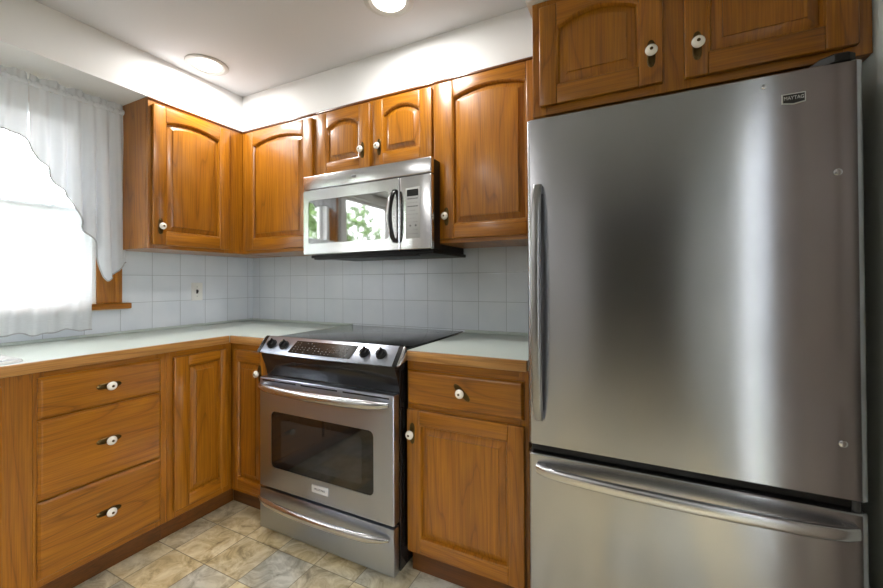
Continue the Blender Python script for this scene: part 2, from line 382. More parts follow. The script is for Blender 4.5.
# unseen glazed and brown doors, added on the right wall for the fridge reflections
t = thing('door_1', (XR+.05, (DR[0]+DR[1])/2, 0), 'full glass door added in the right wall as a bright reflection', 'door', kind='structure')
b = MB()
b.box(XR+.03, XR+.07, DR[0], DR[0]+.05, .002, 2.05); b.box(XR+.03, XR+.07, DR[1]-.05, DR[1], .002, 2.05); b.box(XR+.03, XR+.07, DR[0]+.05, DR[1]-.05, .002, .1); b.box(XR+.03, XR+.07, DR[0]+.05, DR[1]-.05, 1.98, 2.05)
b.build('door_frame', WHITE_TRIM, t)
b = MB(); b.box(XR+.048, XR+.052, DR[0]+.045, DR[1]-.045, .095, 1.985); b.build('glass_pane', GLASS, t)
t = thing('door_2', (XR, -1.2, 0), 'unseen brown door added beside the fridge for its reflection', 'door', kind='structure')
b = MB(); b.box(XR-.035, XR-.001, -1.365, -.82, .005, 2.02, .003)
for z0, z1 in ((.2, .85), (1.0, 1.85)):
    for y0 in (-1.315, -1.075): b.box(XR-.042, XR-.034, y0, y0+.2, z0, z1, .006)
b.build('door_leaf', BROWN_DOOR, t)
b = MB(frame_left(XR-.036, 0, 0)); b = MB(); b.lathe([(.012, -.05), (.026, -.045), (.03, -.03), (.022, -.015), (.01, -.01), (.01, 0)], (XR-.036, -1.335, .95), 'u'); b.build('door_knob', BRASS, t)

# ------------------------------------------------------------------ cabinet parts
def arch_loop(a, b_, c, e, rise, d, n=14):
    """opening from u=a..b_, v=c.. with side height e and an arched top; offset inwards by d"""
    a2, b2, c2 = a+d, b_-d, c+d
    if rise <= 0: return [(a2, c2), (b2, c2), (b2, e-d), (a2, e-d)]
    h = (b_-a)/2; Rr = (h*h+rise*rise)/(2*rise); uc = (a+b_)/2; vc = e+rise-Rr
    pts = [(a2, c2), (b2, c2)]
    for k in range(n+1):
        u = b2+(a2-b2)*k/n; pts.append((u, vc+math.sqrt(max((Rr-d)**2-(u-uc)**2, 0))))
    return pts
def knob(F, u, v, w0, parent, ang=0):
    """antique brass backplate with a white porcelain knob; ang 0 = upright plate"""
    ca, sa = math.cos(ang), math.sin(ang)
    G = lambda p, q, r: F(u+p*ca-q*sa, v+p*sa+q*ca, w0+r)
    b = MB(G); pts = []
    L, wd = .042, .0138
    prof = []
    for k in range(40):
        th = 2*math.pi*k/40; s_, c_ = math.sin(th), math.cos(th)
        q = L*s_; p = wd*c_*(.82+.35*abs(s_)**1.5) if abs(s_) < .93 else wd*c_*1.15
        prof.append((p, q))
    b.loft([[(p, q, .0002) for p, q in prof], [(p, q, .002) for p, q in prof], [(p*.8, q*.93, .0038) for p, q in prof]])
    b.lathe([(.0035, .0035), (.003, .005), (.001, .0055)], (0, .032, 0), n=10); b.lathe([(.0035, .0035), (.003, .005), (.001, .0055)], (0, -.032, 0), n=10)
    b.lathe([(.009, .0036), (.006, .008), (.0055, .014)], (0, 0, 0), n=16)
    b.build('backplate', BRASS, parent, label='antique brass backplate')
    b = MB(G)
    b.lathe([(.005, .0142), (.011, .016), (.0165, .020), (.0175, .024), (.0155, .029), (.0105, .0325), (.0055, .0335)], (0, 0, 0), n=24)
    b.lathe([(.005, .0336), (.004, .0352), (.001, .0356)], (0, 0, 0), n=12, m=1)
    b.build('knob', [PORCELAIN, BRASS], parent, label='white porcelain knob with brass centre')
def door(F, W, H, ax, parent, sl=.065, sr=.065, sb=.065, st=.065, rise=0, knob_at=None, ang=0, t=.019):
    """frame-and-raised-panel oak door; ax = axis its rails run along"""
    b = MB(F); ztop = H-st-rise
    b.box(0, sl, 0, H, .001, t, .004, 3, m=0); b.box(W-sr, W, 0, H, .001, t, .004, 3, m=0)
    b.box(sl, W-sr, 0, sb, .001, t-.0003, .004, 3, m=1)
    if rise > 0:
        n = 14; h = (W-sl-sr)/2; Rr = (h*h+rise*rise)/(2*rise); uc = sl+h; vc = ztop+rise-Rr
        arc = [(sl+(W-sl-sr)*k/n, vc+math.sqrt(Rr*Rr-(sl+(W-sl-sr)*k/n-uc)**2)) for k in range(n+1)]
        b.prism(arc+[(W-sr, H), (sl, H)], .001, t-.0003, .003, m=1)
    else: b.box(sl, W-sr, H-st, H, .001, t-.0003, .004, 3, m=1)
    L0, L1 = arch_loop(sl, W-sr, sb, ztop, rise, -.0005), arch_loop(sl, W-sr, sb, ztop, rise, .009)
    L05 = arch_loop(sl, W-sr, sb, ztop, rise, .004)
    b.loft([[(u, v, t-.0012) for u, v in L0], [(u, v, t-.003) for u, v in L05], [(u, v, t-.0135) for u, v in L1]], cap0=False, cap1=False, m=0)
    zm = OZ if ax == 'x' else OZL
    d = b.build('door', [zm, OAKM[ax]], parent)
    P = [arch_loop(sl, W-sr, sb, ztop, rise, q) for q in (.004, .0095, .0145, .035, .0354, .039)]
    hs = [.002, .003, .0035, .0122, .0168, .0174]
    b = MB(F); b.loft([[(u, v, h) for u, v in l] for l, h in zip(P, hs)]); b.build('raised_panel', zm, d, smooth=25)
    if knob_at: knob(F, knob_at[0], knob_at[1], t, d, ang)
    return d
def drawer(F, W, H, ax, parent, knob_at, ang=math.pi/2, t=.019):
    b = MB(F); e = .011
    b.loft([[(0, 0, .001), (W, 0, .001), (W, H, .001), (0, H, .001)], [(0, 0, .009), (W, 0, .009), (W, H, .009), (0, H, .009)],
            [(.003, .003, .012), (W-.003, .003, .012), (W-.003, H-.003, .012), (.003, H-.003, .012)],
            [(.007, .007, .0175), (W-.007, .007, .0175), (W-.007, H-.007, .0175), (.007, H-.007, .0175)],
            [(e, e, t), (W-e, e, t), (W-e, H-e, t), (e, H-e, t)]])
    d = b.build('drawer', OAKM[ax], parent, smooth=20)
    knob(F, knob_at[0], knob_at[1], t, d, ang)
    return d
def face_frame(F, W, H, ax, parent, stiles, rails, t=.019):
    """stiles: [(u0,u1)], rails: [(u0,u1,v0,v1)]"""
    b = MB(F)
    for a, c in stiles: b.box(a, c, 0, H, -t, 0, .001, 1, m=0)
    for a, c, d, e in rails: b.box(a, c, d, e, -t, -.0004, .001, 1, m=1)
    return b.build('face_frame', [OZ if ax == 'x' else OZL, OAKM[ax]], parent)
def body_box(parent, x0, x1, y0, y1, z0, z1, name='cabinet_body', mat=None):
    b = MB(); b.box(x0, x1, y0, y1, z0, z1, .0008, 1); return b.build(name, mat or OZ, parent)

ZB, ZT = 1.373, 2.1478
UG, BG = 'oak wall cabinets', 'oak base cabinets'
# wall cabinet on the left wall
YL = -.8655
t = thing('wall_cabinet', (.15, -.6, ZB), 'oak wall cabinet on left wall beside the white curtain', 'cabinet', UG)
body_box(t, .007, DU-.0195, YL, -.0065, ZB, ZT)
F = frame_left(DU, YL, ZB); Wf = -DU-YL-.0005
face_frame(F, Wf, ZT-ZB, 'y', t, [(0, .04), (.415, Wf)], [(.04, .415, 0, .042), (.04, .415, ZT-ZB-.045, ZT-ZB)])
door(frame_left(DU, -.849, 1.393), .422, .724, 'y', t, .062, .062, .066, .052, .028, (.034, .095))
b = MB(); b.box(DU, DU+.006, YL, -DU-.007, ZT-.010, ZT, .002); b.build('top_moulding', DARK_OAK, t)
# corner cabinet on the back wall
t = thing('wall_cabinet', (.63, -.16, ZB), 'oak wall cabinet on back wall between room corner and microwave', 'cabinet', UG)
X0, X1 = DU+.0005, .9455
body_box(t, X0, X1-.0005, -DU+.0195, -.0065, ZB, ZT)
F = frame_back(X0, -DU, ZB); Wf = X1-X0-.0005
face_frame(F, Wf, ZT-ZB, 'x', t, [(0, .055), (Wf-.03, Wf)], [(.055, Wf-.03, 0, .042), (.055, Wf-.03, ZT-ZB-.045, ZT-ZB)])
door(frame_back(.374, -DU, 1.393), .552, .728, 'x', t, .066, .066, .066, .052, .034)
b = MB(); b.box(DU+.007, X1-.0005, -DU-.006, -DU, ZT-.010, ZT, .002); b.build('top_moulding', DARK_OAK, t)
# cabinet over the microwave
t = thing('wall_cabinet', (1.32, -.16, 1.765), 'short two door oak wall cabinet above the microwave', 'cabinet', UG)
X0, X1 = .946, 1.6965; Z0 = 1.768
body_box(t, X0, X1-.0005, -DU+.0195, -.0065, Z0, ZT)
F = frame_back(X0, -DU, Z0); Wf = X1-X0-.0005; Hh = ZT-Z0
face_frame(F, Wf, Hh, 'x', t, [(0, .045), (.36, .425), (Wf-.03, Wf)], [(.045, .36, 0, .04), (.045, .36, Hh-.045, Hh), (.425, Wf-.03, 0, .04), (.425, Wf-.03, Hh-.045, Hh)])
door(frame_back(.978, -DU, 1.785), .348, .337, 'x', t, .056, .070, .062, .048, .042, (.303, .095))
door(frame_back(1.351, -DU, 1.785), .337, .337, 'x', t, .056, .066, .062, .044, .042, (.036, .095))
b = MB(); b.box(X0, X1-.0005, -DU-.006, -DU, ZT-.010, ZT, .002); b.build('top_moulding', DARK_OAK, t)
# tall cabinet right of the microwave
t = thing('wall_cabinet', (1.96, -.16, ZB), 'tall oak wall cabinet between the microwave and the fridge', 'cabinet', UG)
X0, X1 = 1.697, 2.2265
body_box(t, X0, X1-.0005, -DU+.0195, -.0065, ZB, ZT)
F = frame_back(X0, -DU, ZB); Wf = X1-X0-.0005
face_frame(F, Wf, ZT-ZB, 'x', t, [(0, .035), (Wf-.035, Wf)], [(.035, Wf-.035, 0, .042), (.035, Wf-.035, ZT-ZB-.045, ZT-ZB)])
door(frame_back(1.702, -DU, 1.392), .505, .735, 'x', t, .096, .066, .064, .048, .032, (.063, .103))
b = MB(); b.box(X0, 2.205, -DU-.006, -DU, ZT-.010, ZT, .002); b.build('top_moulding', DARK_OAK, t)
# deep cabinet over the fridge
t = thing('wall_cabinet', (2.66, -.3, 1.773), 'deep two door oak cabinet above the fridge', 'cabinet', UG)
X0, X1, YF, Z0, Z1 = 2.229, 3.1, -.5993, 1.773, 2.1745
body_box(t, X0, X1, YF+.0195, -.0065, Z0, Z1)
F = frame_back(X0, YF, Z0); Wf = X1-X0; Hh = Z1-Z0
face_frame(F, Wf, Hh, 'x', t, [(0, .05), (.38, .48), (Wf-.055, Wf)], [(.05, .38, 0, .045), (.05, .38, Hh-.045, Hh), (.48, Wf-.055, 0, .045), (.48, Wf-.055, Hh-.045, Hh)])
door(frame_back(2.256, YF, 1.800), .375, .345, 'x', t, .058, .066, .064, .045, .036, (.343, .093))
door(frame_back(2.687, YF, 1.797), .383, .348, 'x', t, .060, .066, .064, .045, .036, (.032, .088))

# ------------------------------------------------------------------ base cabinets
ZF = .8755
def base_shell(t, x0, x1, y0, y1, z0=.095):      # open-topped carcass
    b = MB(); k = .015
    b.box(x0, x1, y0, y1, z0, z0+k); 
    b.box(x0, x0+k, y0, y1, z0+k, ZF); b.box(x1-k, x1, y0, y1, z0+k, ZF); b.box(x0+k, x1-k, y0, y0+k, z0+k, ZF); b.box(x0+k, x1-k, y1-k, y1, z0+k, ZF)
    return b.build('cabinet_body', OZ, t)
XF = .61
def toe_left(t, y0, y1):
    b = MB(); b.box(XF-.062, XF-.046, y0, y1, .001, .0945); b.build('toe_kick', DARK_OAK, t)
# sink base
t = thing('base_cabinet', (.3, -1.8, 0), 'oak sink base cabinet at the far left edge, mostly out of view', 'cabinet', BG)
base_shell(t, .005, XF-.0195, -2.3, -1.378)
F = frame_left(XF, -2.3, .095)
face_frame(F, .922, ZF-.095, 'y', t, [(0, .05), (.842, .922)], [(.05, .842, 0, .04), (.05, .842, ZF-.095-.16, ZF-.095)])
door(frame_left(XF, -1.858, .13), .402, .715, 'y', t, knob_at=(.03, .62)); door(frame_left(XF, -2.27, .13), .402, .715, 'y', t, knob_at=(.372, .62))
toe_left(t, -2.3, -1.378)
# drawer base
t = thing('base_cabinet', (.3, -1.15, 0), 'oak base cabinet with three stacked drawers under the window', 'cabinet', BG)
base_shell(t, .005, XF-.0195, -1.3775, -.9305)
F = frame_left(XF, -1.3775, .095); Hh = ZF-.095; Wf = .447
face_frame(F, Wf, Hh, 'y', t, [(0, .03), (.40, Wf)], [(.03, .40, 0, .04), (.03, .40, .295, .33), (.03, .40, .585, .62), (.03, .40, Hh-.04, Hh)])
for z0, z1, kz in ((.703, .853, .779), (.409, .697, .559), (.124, .403, .271)):
    drawer(frame_left(XF, -1.367, z0), .407, z1-z0, 'y', t, (.209, kz-z0))
toe_left(t, -1.3775, -.9305)
# corner base, door on the left run
t = thing('base_cabinet', (.3, -.5, 0), 'single door oak base cabinet in the corner right of the drawers', 'cabinet', BG)
base_shell(t, .005, XF-.0195, -.93, -.007)
F = frame_left(XF, -.93, .095); Wf = .93-XF-.0005
face_frame(F, Wf, Hh, 'y', t, [(0, .04), (.27, Wf)], [(.04, .27, 0, .04), (.04, .27, Hh-.04, Hh)])
door(frame_left(XF, -.905, .132), .263, .714, 'y', t, .066, .036, .052, .045)
toe_left(t, -.93, -.565)
# corner base, door on the back run
t = thing('base_cabinet', (.77, -.3, 0), 'narrow oak base cabinet between room corner and the range', 'cabinet', BG)
base_shell(t, XF+.001, .9365, -XF+.0195, -.007)
F = frame_back(XF+.001, -XF, .095); Wf = .3255
face_frame(F, Wf, Hh, 'x', t, [(0, .05), (Wf-.02, Wf)], [(.05, Wf-.02, 0, .04), (.05, Wf-.02, Hh-.04, Hh)])
door(frame_back(.652, -XF, .122), .262, .722, 'x', t, .030, .06, .055, .06, 0, (.205, .615))
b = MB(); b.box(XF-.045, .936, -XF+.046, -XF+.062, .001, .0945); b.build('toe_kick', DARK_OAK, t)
# base cabinet right of the range
t = thing('base_cabinet', (1.96, -.3, 0), 'oak base cabinet with drawer and door between range and fridge', 'cabinet', BG)
X0, X1 = 1.711, 2.2085
base_shell(t, X0, X1, -XF+.0195, -.007)
F = frame_back(X0, -XF, .095); Wf = X1-X0
face_frame(F, Wf, Hh, 'x', t, [(0, .03), (Wf-.035, Wf)], [(.03, Wf-.035, 0, .04), (.03, Wf-.035, .57, .62), (.03, Wf-.035, Hh-.04, Hh)])
drawer(frame_back(1.717, -XF, .700), .477, .138, 'x', t, (.243, .074), R(48))
door(frame_back(1.717, -XF, .112), .479, .568, 'x', t, .057, .060, .057, .058, 0, (.026, .474))
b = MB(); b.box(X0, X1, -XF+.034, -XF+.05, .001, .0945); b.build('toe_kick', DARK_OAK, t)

# ------------------------------------------------------------------ worktops and sink
DC = .6357; ZK0, ZK = .8765, .914
t = thing('countertop', (.3, -1.2, ZK0), 'L-shaped pale laminate countertop with oak edge under the window', 'countertop')
SX0, SX1, SY0, SY1 = .115, .575, -2.15, -1.40
b = MB(); e = .018
b.box(.002, DC-e, SY1, -.002, ZK0, ZK); b.box(.002, SX0, SY0, SY1, ZK0, ZK); b.box(SX1, DC-e, SY0, SY1, ZK0, ZK); b.box(.002, DC-e, -2.3, SY0, ZK0, ZK)
b.box(DC-e, .9375, -DC+e, -.002, ZK0, ZK)
b.build('laminate_top', LAMINATE, t)
b = MB(); b.box(DC-e+.0003, DC, -2.3, -DC+.0002, ZK0-.0005, ZK+.0006, .003, 2); b.build('wood_edge', EDGE_OAK_Y, t, label='oak front edge strip')
b = MB(); b.box(DC+.0003, .9375, -DC, -DC+e-.0003, ZK0-.0005, ZK+.0006, .003, 2); b.build('wood_edge', EDGE_OAK_X, t, label='oak front edge strip')
b = MB(); b.box(.0065, .016, -2.3, -.0165, ZK+.0008, ZK+.0145, .002); b.box(.0065, .9375, -.016, -.0065, ZK+.0008, ZK+.0145, .002); b.build('back_lip', LAMINATE, t)
t = thing('countertop', (1.96, -.3, ZK0), 'short pale laminate countertop with oak edge between range and fridge', 'countertop')
b = MB(); b.box(1.7125, 2.2085, -DC+e, -.0065, ZK0, ZK); b.build('laminate_top', LAMINATE, t)
b = MB(); b.box(1.7125, 2.2085, -DC, -DC+e-.0003, ZK0-.0005, ZK+.0006, .003, 2); b.build('wood_edge', EDGE_OAK_X, t, label='oak front edge strip')
b = MB(); b.box(1.7125, 2.2085, -.016, -.0066, ZK+.0008, ZK+.0145, .002); b.build('back_lip', LAMINATE, t)
t = thing('sink', (.34, -1.77, ZK), 'white drop-in sink set in the countertop at left edge', 'sink')
def rrect(u0, u1, v0, v1, r, n=6):
    pts = []
    for cx, cy, a0 in ((u1-r, v1-r, 0), (u0+r, v1-r, 90), (u0+r, v0+r, 180), (u1-r, v0+r, 270)):
        for k in range(n+1): a = R(a0+90*k/n); pts.append((cx+r*math.cos(a), cy+r*math.sin(a)))
    return pts
b = MB(); A = lambda d, z, r: [(x, y, z) for x, y in rrect(SX0-.012+d, SX1+.012-d, SY0-.012+d, SY1+.012-d, r)]
b.loft([A(0, ZK+.001, .03), A(.002, ZK+.009, .03), A(.028, ZK+.010, .04), A(.036, ZK+.004, .05), A(.05, ZK-.15, .06), A(.08, ZK-.18, .05)], cap0=False)
b.build('basin', ENAMEL, t)
b = MB(); b.lathe([(.001, ZK-.1785), (.03, ZK-.1785), (.038, ZK-.1775), (.04, ZK-.1795)], ((SX0+SX1)/2, (SY0+SY1)/2, 0)); b.build('drain', CHROME, t)

# ------------------------------------------------------------------ range
t = thing('range', (1.327, -.36, 0), 'stainless steel slide-in electric range with black glass cooktop', 'range')
RX0, RX1, RY = .9345, 1.704, -.695
b = MB(); b.box(RX0+.0045, RX1-.004, -.652, -.03, .035, .906, .003); b.build('oven_body', BLACK_ENAMEL, t)
b = MB(); b.box(RX0-.004, RX1+.004, -.6375, -.024, .9152, .9225, .0025, 2); b.build('cooktop', COOKGLASS, t, label='black ceramic glass cooktop')
for x in (RX0+.06, RX1-.06):
    for y in (-.58, -.1): b = MB(); b.lathe([(.018, .001), (.018, .012), (.01, .014), (.01, .034)], (x, y, 0), n=14); b.build('foot', BLACK, t)
# control panel: sloping silver face that bows outwards in plan
def bow(x, a=.022):
    s = (x-PX0)/(PX1-PX0)*2-1; return a*(1-s*s)
PX0, PX1 = .909, 1.728
n = 24; xs = [PX0+.036+(PX1-PX0-.072)*k/n for k in range(n+1)]
def sect(x):   # y, z of the panel's outline, back to front
    bw = bow(x)
    return [(-.6385, .874), (-.6385, .927), (-.6385, .9325), (-.646, .9285), (-.690-bw, .870), (-.694-bw, .863), (-.690-bw, .859), (-.648, .868)]
b = MB(); b.loft([[(x, y, z) for y, z in sect(x)] for x in xs]); cp = b.build('control_panel', RANGE_STEEL, t)
for sgn, xe in ((1, PX0), (-1, PX1)):
    b = MB(); loops = []
    for dx, k in ((.0, .45), (.003, .72), (.008, .92), (.014, 1.0), (.0355, 1.0)):
        sc = sect(xe+sgn*.0355 if k == 1 else xe+sgn*dx); cy_, cz_ = -.655, .895
        loops.append([(xe+sgn*dx, -.6385 if y > -.639 else cy_+(y-cy_)*k, cz_+(z-cz_)*k) for y, z in sc])
    b.loft(loops[:4], cap1=False); b.loft(loops[3:], cap0=False, m=1)
    b.build('end_cap', [HANDLE_STEEL, BLACK_ENAMEL], cp, label='black end cap with silver rim')
def SL(x, s, h=0):
    """point on the sloping face: s 0 at top, 1 at bottom; h above the face"""
    y0, z0 = -.646, .9285; y1, z1 = -.690-bow(x), .870
    y, z = y0+(y1-y0)*s, z0+(z1-z0)*s; d = Vector((y1-y0, z1-z0)).normalized(); nrm = (d.y, -d.x)
    if nrm[1] < 0: nrm = (-nrm[0], -nrm[1])
    return (x, y+nrm[0]*h, z+nrm[1]*h)
b = MB(); dx0, dx1 = 1.132, 1.486; q = 8
g0 = [[SL(dx0+(dx1-dx0)*k/q+(.012 if s < .5 else 0), s, .0008) for k in range(q+1)] for s in (.12, .92)]
b.loft([[(x, y, z) for x, y, z in g0[0]]+[p for p in g0[1][::-1]], [(x, y-.0006, z+.0006) for x, y, z in g0[0]]+[(p[0], p[1]-.0006, p[2]+.0006) for p in g0[1][::-1]]])
for r_ in range(5):
    for c_ in range(15):
        if random.random() < .3: continue
        x = dx0+.022+c_*.0212; s = .22+r_*.14; wq = random.choice((.004, .006, .008))
        if 6 <= c_ <= 9 and r_ < 2: continue
        vs_ = [b.V(SL(x+a, s+d, .0022)) for a, d in ((0, 0), (wq, 0), (wq, .05), (0, .05))]; b.face(vs_, 1)
b.build('touch_display', [LCD, plain('display_print', srgb(104, 98, 96), .5)], cp, label='black touch display with small printed marks')
for x in (1.000, 1.082, 1.545, 1.626):
    P0 = Vector(SL(x, .5)); nr = (Vector(SL(x, .5, 1))-P0); ux = Vector((1, 0, 0)); vy = nr.cross(ux)
    G = lambda u, v, w_, P0=P0, nr=nr, vy=vy: tuple(P0+ux*u+vy*v+nr*w_)
    b = MB(G); b.lathe([(.0235, .0005), (.0235, .004), (.020, .006), (.0185, .016), (.017, .0185), (.001, .019)], (0, 0, 0), n=28)
    b.box(-.0045, .0045, -.0185, .0185, .0185, .027, .002)
    k_ = b.build('control_knob', BLACK, cp)
    b = MB(G); b.box(-.0012, .0012, .004, .017, .0271, .0278); b.build('pointer_mark', LIGHTMARK, k_)
# black curved fascia under the panel
def fsect(x):
    bw = bow(x, .024)
    return [(-.645, .872), (-.684-bw, .858), (-.682-bw, .845), (-.664-bw*.55, .80), (-.656-bw*.2, .768), (-.655, .752), (-.645, .750)]
b = MB(); b.loft([[(x, y, z) for y, z in fsect(x)] for x in [RX0+.006+(RX1-RX0-.012)*k/n for k in range(n+1)]]); b.build('fascia', BLACK_ENAMEL, t, label='black curved fascia', smooth=50)
# oven door
DX0, DX1 = RX0+.004, RX1-.007
F = frame_back(0, -.656, 0)
wx0, wx1, wz0, wz1 = 1.016, 1.600, .330, .592
b = MB(F)
T = .039
rim = rrect(DX0, DX1, .232, .745, .006, 3); hole = rrect(wx0, wx1, wz0, wz1, .022, 3)
def ringface(b, outer, inner, w_, m=0):
    a = [b.V((u, v, w_)) for u, v in outer]; c = [b.V((u, v, w_)) for u, v in inner]; k = len(a)
    for i in range(k): b.face([a[i], a[(i+1) % k], c[(i+1) % k], c[i]], m)
b.loft([[(u, v, 0) for u, v in rim], [(u, v, T-.003) for u, v in rim]], cap0=True, cap1=False)
rim2 = rrect(DX0+.003, DX1-.003, .235, .742, .006, 3)
b.loft([[(u, v, T-.003) for u, v in rim], [(u, v, T) for u, v in rim2]], cap0=False, cap1=False)
ringface(b, rim2, hole, T)
b.loft([[(u, v, T) for u, v in hole], [(u, v, T-.012) for u, v in hole]], cap0=False, cap1=False)
bmesh.ops.remove_doubles(b.bm, verts=b.bm.verts, dist=1e-5)
d = b.build('oven_door', RANGE_STEEL, t)
b = MB(F); g = rrect(wx0+.001, wx1-.001, wz0+.001, wz1-.001, .021, 4)
b.loft([[(u, v, T-.0115) for u, v in g], [(u, v, T-.0015) for u, v in g]])
g2 = rrect(wx0+.062, wx1-.062, wz0+.035, wz1-.035, .01, 4); b.loft([[(u, v, T-.0014) for u, v in g2], [(u, v, T-.0008) for u, v in g2]], m=1)
b.build('oven_window', [OVENGLASS, plain('inner_oven_glass', (.022, .022, .022, 1), .06, spec=.7)], d, label='black glass oven window')
b = MB(F)
for u0, u1 in ((DX0+.02, DX0+.235), (DX0+.265, DX0+.475), (DX0+.505, DX1-.02)): b.box(u0, u1, .7285, .7345, T-.004, T+.0006)
b.build('vent_slot', BLACK, d, label='three black vent slots')
def bar_handle(F_, u0, u1, v, out, rad, flat, drop=0, n=26, ends=.012):
    """bowed bar along u with its ends on the surface"""
    loops = []
    for k in range(n+1):
        s = k/n; u = u0+(u1-u0)*s; e_ = 1-(2*s-1)**2
        wv = ends+(out-ends)*(e_**.5 if False else e_)**.6; vv = v-drop*e_; f = .45+.55*min(1, e_*2.5)
        loops.append([(u, vv+rad*f*math.cos(2*math.pi*q/14), wv+flat*f*math.sin(2*math.pi*q/14)) for q in range(14)])
    b = MB(F_); b.loft(loops); return b
b = bar_handle(frame_back(0, -.695, 0), DX0+.008, DX1-.016, .709, .062, .0185, .012)
for u in (DX0+.03, DX1-.038): b.box(u-.012, u+.012, .697, .717, 0, .02, .004)
b.build('oven_handle', HANDLE_STEEL, d)
b = MB(frame_back(0, -.695, 0)); b.box(1.272, 1.364, .276, .309, .0002, .004, .0015, m=0)
b.text('FRIGIDAIRE', .012, 1.318, .2925, .0041, m=1)
b.build('badge', [BADGE, MARK], d, label='small silver nameplate')
# storage drawer
b = MB(F); b.box(DX0, DX1, .035, .222, 0, T, .004, 2); d = b.build('storage_drawer', RANGE_STEEL, t)
b = bar_handle(frame_back(0, -.695, 0), DX0+.010, DX1-.016, .184, .055, .0165, .012); b.build('drawer_handle', HANDLE_STEEL, d)

# ------------------------------------------------------------------ microwave
t = thing('microwave', (1.34, -.2, 1.32), 'stainless over-the-range microwave mounted above the range', 'microwave')
MX0, MX1, MY, MZ0, MZ1 = .957, 1.735, -.438, 1.340, 1.757
b = MB()
b.box(MX0+.004, 1.6955, -.348, -.03, 1.345, MZ1-.004); b.box(MX0+.002, MX1-.003, MY+.032, -.3485, 1.345, MZ1-.004); b.box(1.6955, 1.716, -.348, -.03, 1.338, 1.3715)
b.build('oven_case', BLACK, t, label='black painted case')
b = MB(); b.box(MX0+.03, 1.73, -.41, -.03, 1.322, 1.338, .003); b.box(MX0+.06, MX1-.09, -.42, -.38, 1.313, 1.3225, .003); b.build('underside', BLACK, t, label='black vented underside')
F = frame_back(0, MY+.03, 0); T = .03
b = MB(F); b.box(MX0, MX1, 1.684, MZ1, 0, T, .006, 3); tp = b.build('top_grille', MW_STEEL, t)
b = MB(F); b.box(1.283, 1.318, 1.709, 1.726, T+.0002, T+.0022, .0008, m=0); b.box(1.285, 1.316, 1.711, 1.724, T+.0023, T+.0028, m=1); b.text('MAYTAG', .0065, 1.3005, 1.7125, T+.0029, m=0); b.build('badge', [BADGE, MARK], tp)
xd = 1.5635
hole = rrect(.996, 1.506, 1.396, 1.624, .016, 3); rim = rrect(MX0, xd, MZ0, 1.681, .005, 3); rim2 = rrect(MX0+.004, xd-.004, MZ0+.004, 1.677, .005, 3)
b = MB(F); b.loft([[(u, v, 0) for u, v in rim], [(u, v, T-.004) for u, v in rim], [(u, v, T) for u, v in rim2]], cap1=False)
ringface(b, rim2, hole, T); b.loft([[(u, v, T) for u, v in hole], [(u, v, T-.006) for u, v in hole]], cap0=False, cap1=False)
bmesh.ops.remove_doubles(b.bm, verts=b.bm.verts, dist=1e-5)
d = b.build('door', MW_STEEL, t)
g = rrect(.997, 1.505, 1.397, 1.623, .015, 4)
b = MB(F); b.loft([[(u, v, T-.0058) for u, v in g], [(u, v, T-.002) for u, v in g]]); b.build('door_window', MWGLASS, d, label='dark mirrored glass window')
b = MB(F); loops = []
for k in range(21):
    s = k/20; v = 1.378+.242*s; e_ = 1-(2*s-1)**2; wv = T+.006+.034*e_**.5
    loops.append([(1.548-.012*e_+.0125*math.cos(2*math.pi*q/14), v, wv+.010*math.sin(2*math.pi*q/14)) for q in range(14)])
b.loft(loops)
for v in (1.385, 1.613): b.box(1.537, 1.560, v-.010, v+.010, T+.0002, T+.022, .004)
b.build('door_handle', [BLACK_ENAMEL], d, label='curved black handle')
b = MB(F); loops = []
for k in range(21):
    s = k/20; v = 1.392+.214*s; e_ = 1-(2*s-1)**2; wv = T+.014+.034*e_**.5
    loops.append([(1.543-.012*e_+.0085*math.cos(2*math.pi*q/12), v, wv+.0045*math.sin(2*math.pi*q/12)) for q in range(12)])
b.loft(loops); b.build('handle_trim', HANDLE_STEEL, d, label='bright steel strip on the handle')
b = MB(F); b.box(1.5665, MX1, MZ0, 1.681, 0, T, .006, 3); c = b.build('control_panel', MW_STEEL, t)
b = MB(F); b.box(1.601, 1.676, 1.391, 1.626, T+.0002, T+.002, .0009, m=0)
b.box(1.608, 1.669, 1.586, 1.617, T+.0021, T+.0026, m=2)
for r_ in range(10):
    z = 1.572-r_*.0178
    for c_ in range(4):
        u = 1.611+c_*.0145
        if r_ in (0, 2): b.box(u, u+.0115, z, z+.005, T+.0021, T+.0024, m=1)
        elif r_ == 7:
            if c_ in (1, 3): b.box(u-.004, u+.004, z-.001, z+.007, T+.0021, T+.0024, m=1)
        elif random.random() < .8: b.box(u+.001, u+.001+random.uniform(.004, .009), z, z+.003, T+.0021, T+.0024, m=3)
b.build('keypad', [KEYPAD, MARK, LCD, plain('print_mid', srgb(136, 136, 136), .5)], c, label='grey keypad with small dark display')

